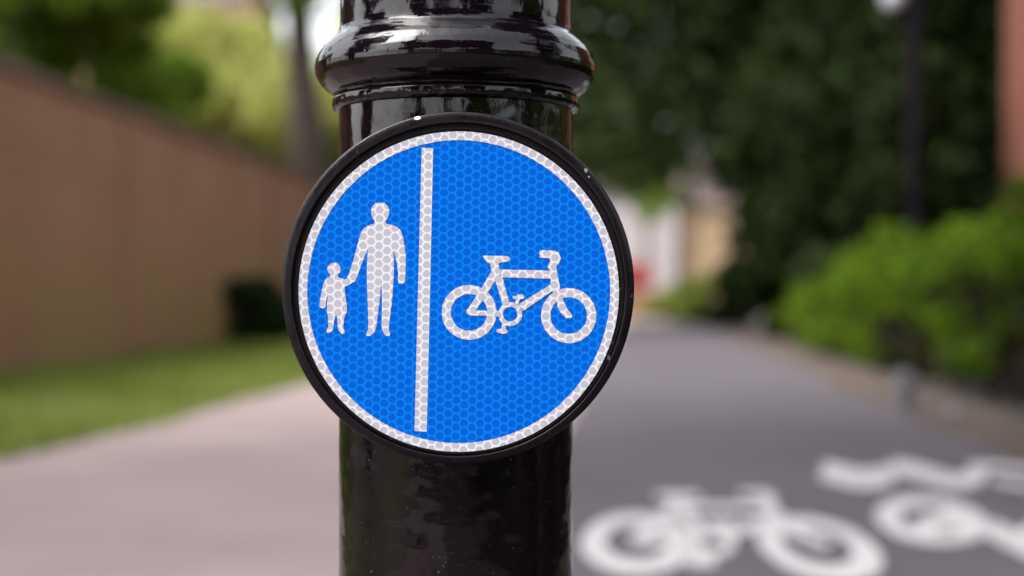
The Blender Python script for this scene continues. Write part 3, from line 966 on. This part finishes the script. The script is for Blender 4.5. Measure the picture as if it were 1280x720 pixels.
# runs and crusts of old paint under the lower lip
nv = []
for (x_, y_, z_) in mbc.v:
    a = math.atan2(y_, x_); r_ = math.hypot(x_, y_)
    yp = HOR - (z_ - H) / K
    if 122 < yp < 139.8:
        w = math.exp(-((yp - 135) / 4.5) ** 2)
        d = 0.00028 * (math.sin(a * 13) + math.sin(a * 47 + 1.3) + math.sin(a * 97 + 2) * 0.9 + 0.8 * math.sin(a * 149))
        k = 1 + d * w / r_
        z_ -= abs(d) * w * 1.2
        x_ *= k; y_ *= k
    nv.append((x_, y_, z_))
mbc.v = nv
mbc.build("moulded_ring", M['post'], post, True)
MB().lathe([(rp(144.6), 1.258), (rp(160), 1.262), (rp(164), 1.27), (rp(160), 1.28), (rp(148), 1.287), (rp(140), 1.31), (rp(110), 1.335), (rp(60), 1.35), (0.0002, 1.353)], 96).build("cap", M['post'], post, True)

# ------------------------------------------------------------------ the round sign
KS = SZ / FPX
SX, SY = 573.5, 364.5          # centre of the white disc
sc_ = Vector(((SX - CX) * KS, SZ, H + (HOR - SY) * KS))
sign = empty("round_sign", sc_)
tag(sign, "round blue reflective sign with white walkers, dividing line and bicycle in a black rim", "sign")
ro = 220.6 * KS
rimz = (HOR - 359.6) * KS - (HOR - SY) * KS


def mm(v_): return v_ * 0.001


rf_ = 200.5 * KS
rprof = [(0.03, -mm(14)), (ro - mm(3), -mm(14)), (ro - mm(0.8), -mm(12.5)), (ro, -mm(10)), (ro, -mm(1.2)), (ro - mm(0.12), -mm(0.5)), (ro - mm(0.5), mm(0.1)), (ro - mm(1.0), mm(0.4)),
         (ro - mm(2.4), mm(0.9)), (ro - mm(4.2), mm(1.25)), (ro - mm(5.0), mm(1.3)), (ro - mm(5.3), mm(1.2)), (ro - mm(5.45), mm(0.8)), (ro - mm(5.6), -mm(1.6)),
         (ro - mm(5.9), -mm(2.0)), (rf_ + mm(0.5), -mm(2.0)), (rf_ + mm(0.12), -mm(1.8)), (rf_, -mm(0.1)), (rf_ - mm(3), mm(0.0))]
rmb = MB().lathe(rprof, 200, axis='Y')
rmb.v = [(x_ + (572.4 - SX) * KS * min(1, max(0, (math.hypot(x_, z_) - rf_) / (ro - rf_))), y_,
          z_ + rimz * min(1, max(0, (math.hypot(x_, z_) - rf_ + mm(1)) / (ro - rf_)))) for x_, y_, z_ in rmb.v]
rmb.build("rim", M['rim'], sign, True)


def S(x, y, lift=0.0):
    return ((x - SX) * KS, -mm(0.3) - lift, (SY - y) * KS)


face = MB()
n = 160
face.add([S(SX, SY)] + [((192.0 * KS) * math.cos(2 * math.pi * i / n), -mm(0.3), (192.0 * KS) * math.sin(2 * math.pi * i / n)) for i in range(n)],
         [(0, 1 + i, 1 + (i + 1) % n) for i in range(n)])
fo = face.build("sign_face", M['blue'], sign)
bd = MB()
vv = []
for i in range(n):
    a = 2 * math.pi * i / n
    for r_ in (189.2, 200.2):
        vv.append((r_ * KS * math.cos(a), -mm(0.45), r_ * KS * math.sin(a)))
bd.add(vv, [(2 * i, 2 * i + 1, 2 * ((i + 1) % n) + 1, 2 * ((i + 1) % n)) for i in range(n)])
bd.build("border", M['white'], fo)


class Sym:
    def __init__(s, k=0): s.mb, s.k = MB(), k

    def lift(s):
        s.k += 1
        return mm(0.12) + s.k * mm(0.015)

    def poly(s, pts, f):
        l = s.lift()
        P = [f(p) for p in pts]
        tri = tessellate_polygon([[Vector((p[0], p[1], 0)) for p in P]])
        s.mb.add([S(p[0], p[1], l) for p in P], [tuple(t) for t in tri])

    def ring(s, c, r0, r1, f, sx=1, sy=1, n=72):
        l = s.lift()
        V_ = []
        for i in range(n):
            a = 2 * math.pi * i / n
            for r_ in (r0, r1):
                p = f((c[0] + sx * r_ * math.cos(a), c[1] + sy * r_ * math.sin(a)))
                V_.append(S(p[0], p[1], l))
        s.mb.add(V_, [(2 * i, 2 * i + 1, 2 * ((i + 1) % n) + 1, 2 * ((i + 1) % n)) for i in range(n)])

    def build(s, name, parent): return s.mb.build(name, M['white'], parent)


def smooth_poly(pts, it=1):
    """one round of corner cutting, for the soft outlines of the cut film"""
    for _ in range(it):
        o = []
        for i in range(len(pts)):
            a, b = pts[i], pts[(i + 1) % len(pts)]
            d = math.hypot(b[0] - a[0], b[1] - a[1])
            t = min(0.25, 4.0 / max(d, 1e-6))
            o += [(a[0] + (b[0] - a[0]) * t, a[1] + (b[1] - a[1]) * t), (b[0] + (a[0] - b[0]) * t, b[1] + (a[1] - b[1]) * t)]
        pts = o
    return pts


fa = lambda p: (380 + p[0] / 3.6, 230 + p[1] / 3.6)
fb = lambda p: (540 + p[0] / 4.5, 280 + p[1] / 4.5)
fi = lambda p: p

s = Sym()
s.poly([(527.2, 184.8), (541.4, 185.2), (537.6, 362), (533.4, 539.4), (518.2, 538.8), (522.6, 362)], fi)
s.build("dividing_line", fo)

s = Sym()
adult = [(320, 88), (332, 84), (354, 84), (366, 88), (378, 100), (384, 118), (384, 136), (376, 153), (368, 164), (368, 178), (395, 184), (420, 193), (438, 212), (449, 255), (458, 320), (457, 385), (455, 437),
         (447, 449), (431, 450), (423, 440), (425, 400), (416, 345), (402, 292), (405, 340), (405, 390), (402, 450), (397, 520), (388, 590), (380, 652), (388, 674), (385, 685), (367, 682), (353, 662),
         (350, 636), (352, 530), (350, 456), (347, 456), (340, 530), (331, 600), (326, 642), (316, 668), (300, 682), (284, 685), (280, 675), (290, 650), (288, 560), (284, 450), (284, 370), (288, 290),
         (270, 335), (250, 385), (239, 420), (230, 438), (210, 448), (190, 432), (207, 392), (222, 345), (240, 278), (256, 222), (268, 200), (292, 186), (318, 178), (318, 164), (309, 152), (302, 136), (302, 118), (308, 100)]
s.poly(smooth_poly(adult), fa)
s.build("adult_figure", fo)

s = Sym(4)
child = [(122, 357), (136, 353), (151, 357), (163, 369), (166, 383), (163, 397), (153, 408), (153, 418), (168, 424), (186, 430), (198, 420), (215, 428), (225, 440), (205, 452), (183, 462), (185, 492), (191, 530), (195, 570), (187, 588), (180, 608), (177, 645),
         (184, 667), (180, 677), (165, 671), (154, 655), (151, 628), (149, 592), (141, 592), (134, 630), (130, 655), (121, 668), (107, 673), (102, 663), (110, 640), (108, 592), (103, 570), (105, 530), (107, 490),
         (99, 530), (98, 550), (91, 559), (78, 559), (69, 550), (71, 532), (79, 488), (88, 446), (101, 425), (119, 417), (119, 408), (109, 398), (105, 383), (109, 369)]
s.poly(smooth_poly(child), fa)
s.build("child_figure", fo)

s = Sym()
s.ring((209, 497), 103, 154, fb)
s.ring((769, 515), 103, 155, fb)
s.ring((440, 507), 41, 67, fb)
for pts in ([(287, 178), (420, 180), (438, 187), (440, 202), (425, 210), (374, 220), (376, 240), (388, 275), (372, 300), (350, 312), (330, 295), (330, 275), (336, 262), (326, 222), (306, 212), (290, 192)],
            [(330, 272), (368, 296), (316, 384), (246, 486), (369, 489), (369, 517), (212, 514), (194, 504), (192, 490), (262, 388)],
            [(350, 300), (393, 288), (436, 446), (398, 454)],
            [(380, 256), (672, 262), (672, 308), (392, 300)],
            [(605, 147), (688, 149), (712, 160), (724, 190), (719, 214), (700, 236), (702, 268), (720, 352), (722, 380), (690, 392), (668, 372), (668, 262), (650, 246), (655, 224), (668, 204), (660, 191), (605, 190)],
            [(676, 334), (694, 364), (512, 490), (486, 452)],
            [(690, 372), (726, 372), (738, 428), (756, 472), (778, 498), (790, 517), (781, 531), (752, 528), (726, 503), (704, 462), (702, 410)],
            [(452, 402), (475, 406), (483, 395), (508, 394), (520, 404), (516, 420), (494, 424), (486, 452), (466, 446), (474, 425), (455, 420)],
            [(396, 560), (418, 566), (414, 590), (428, 600), (425, 611), (400, 618), (367, 611), (360, 598), (374, 590), (390, 590)],
            [(352, 490), (382, 490), (382, 522), (352, 518)]):
    s.poly(smooth_poly(pts), fb)
s.build("bicycle_figure", fo)

bk = MB().box(-0.028, 0.028, mm(14.0), SZ * 0 + (PD - R0 * 0.90 - SZ), -0.05, 0.05).build("bracket", M['rim'], sign)
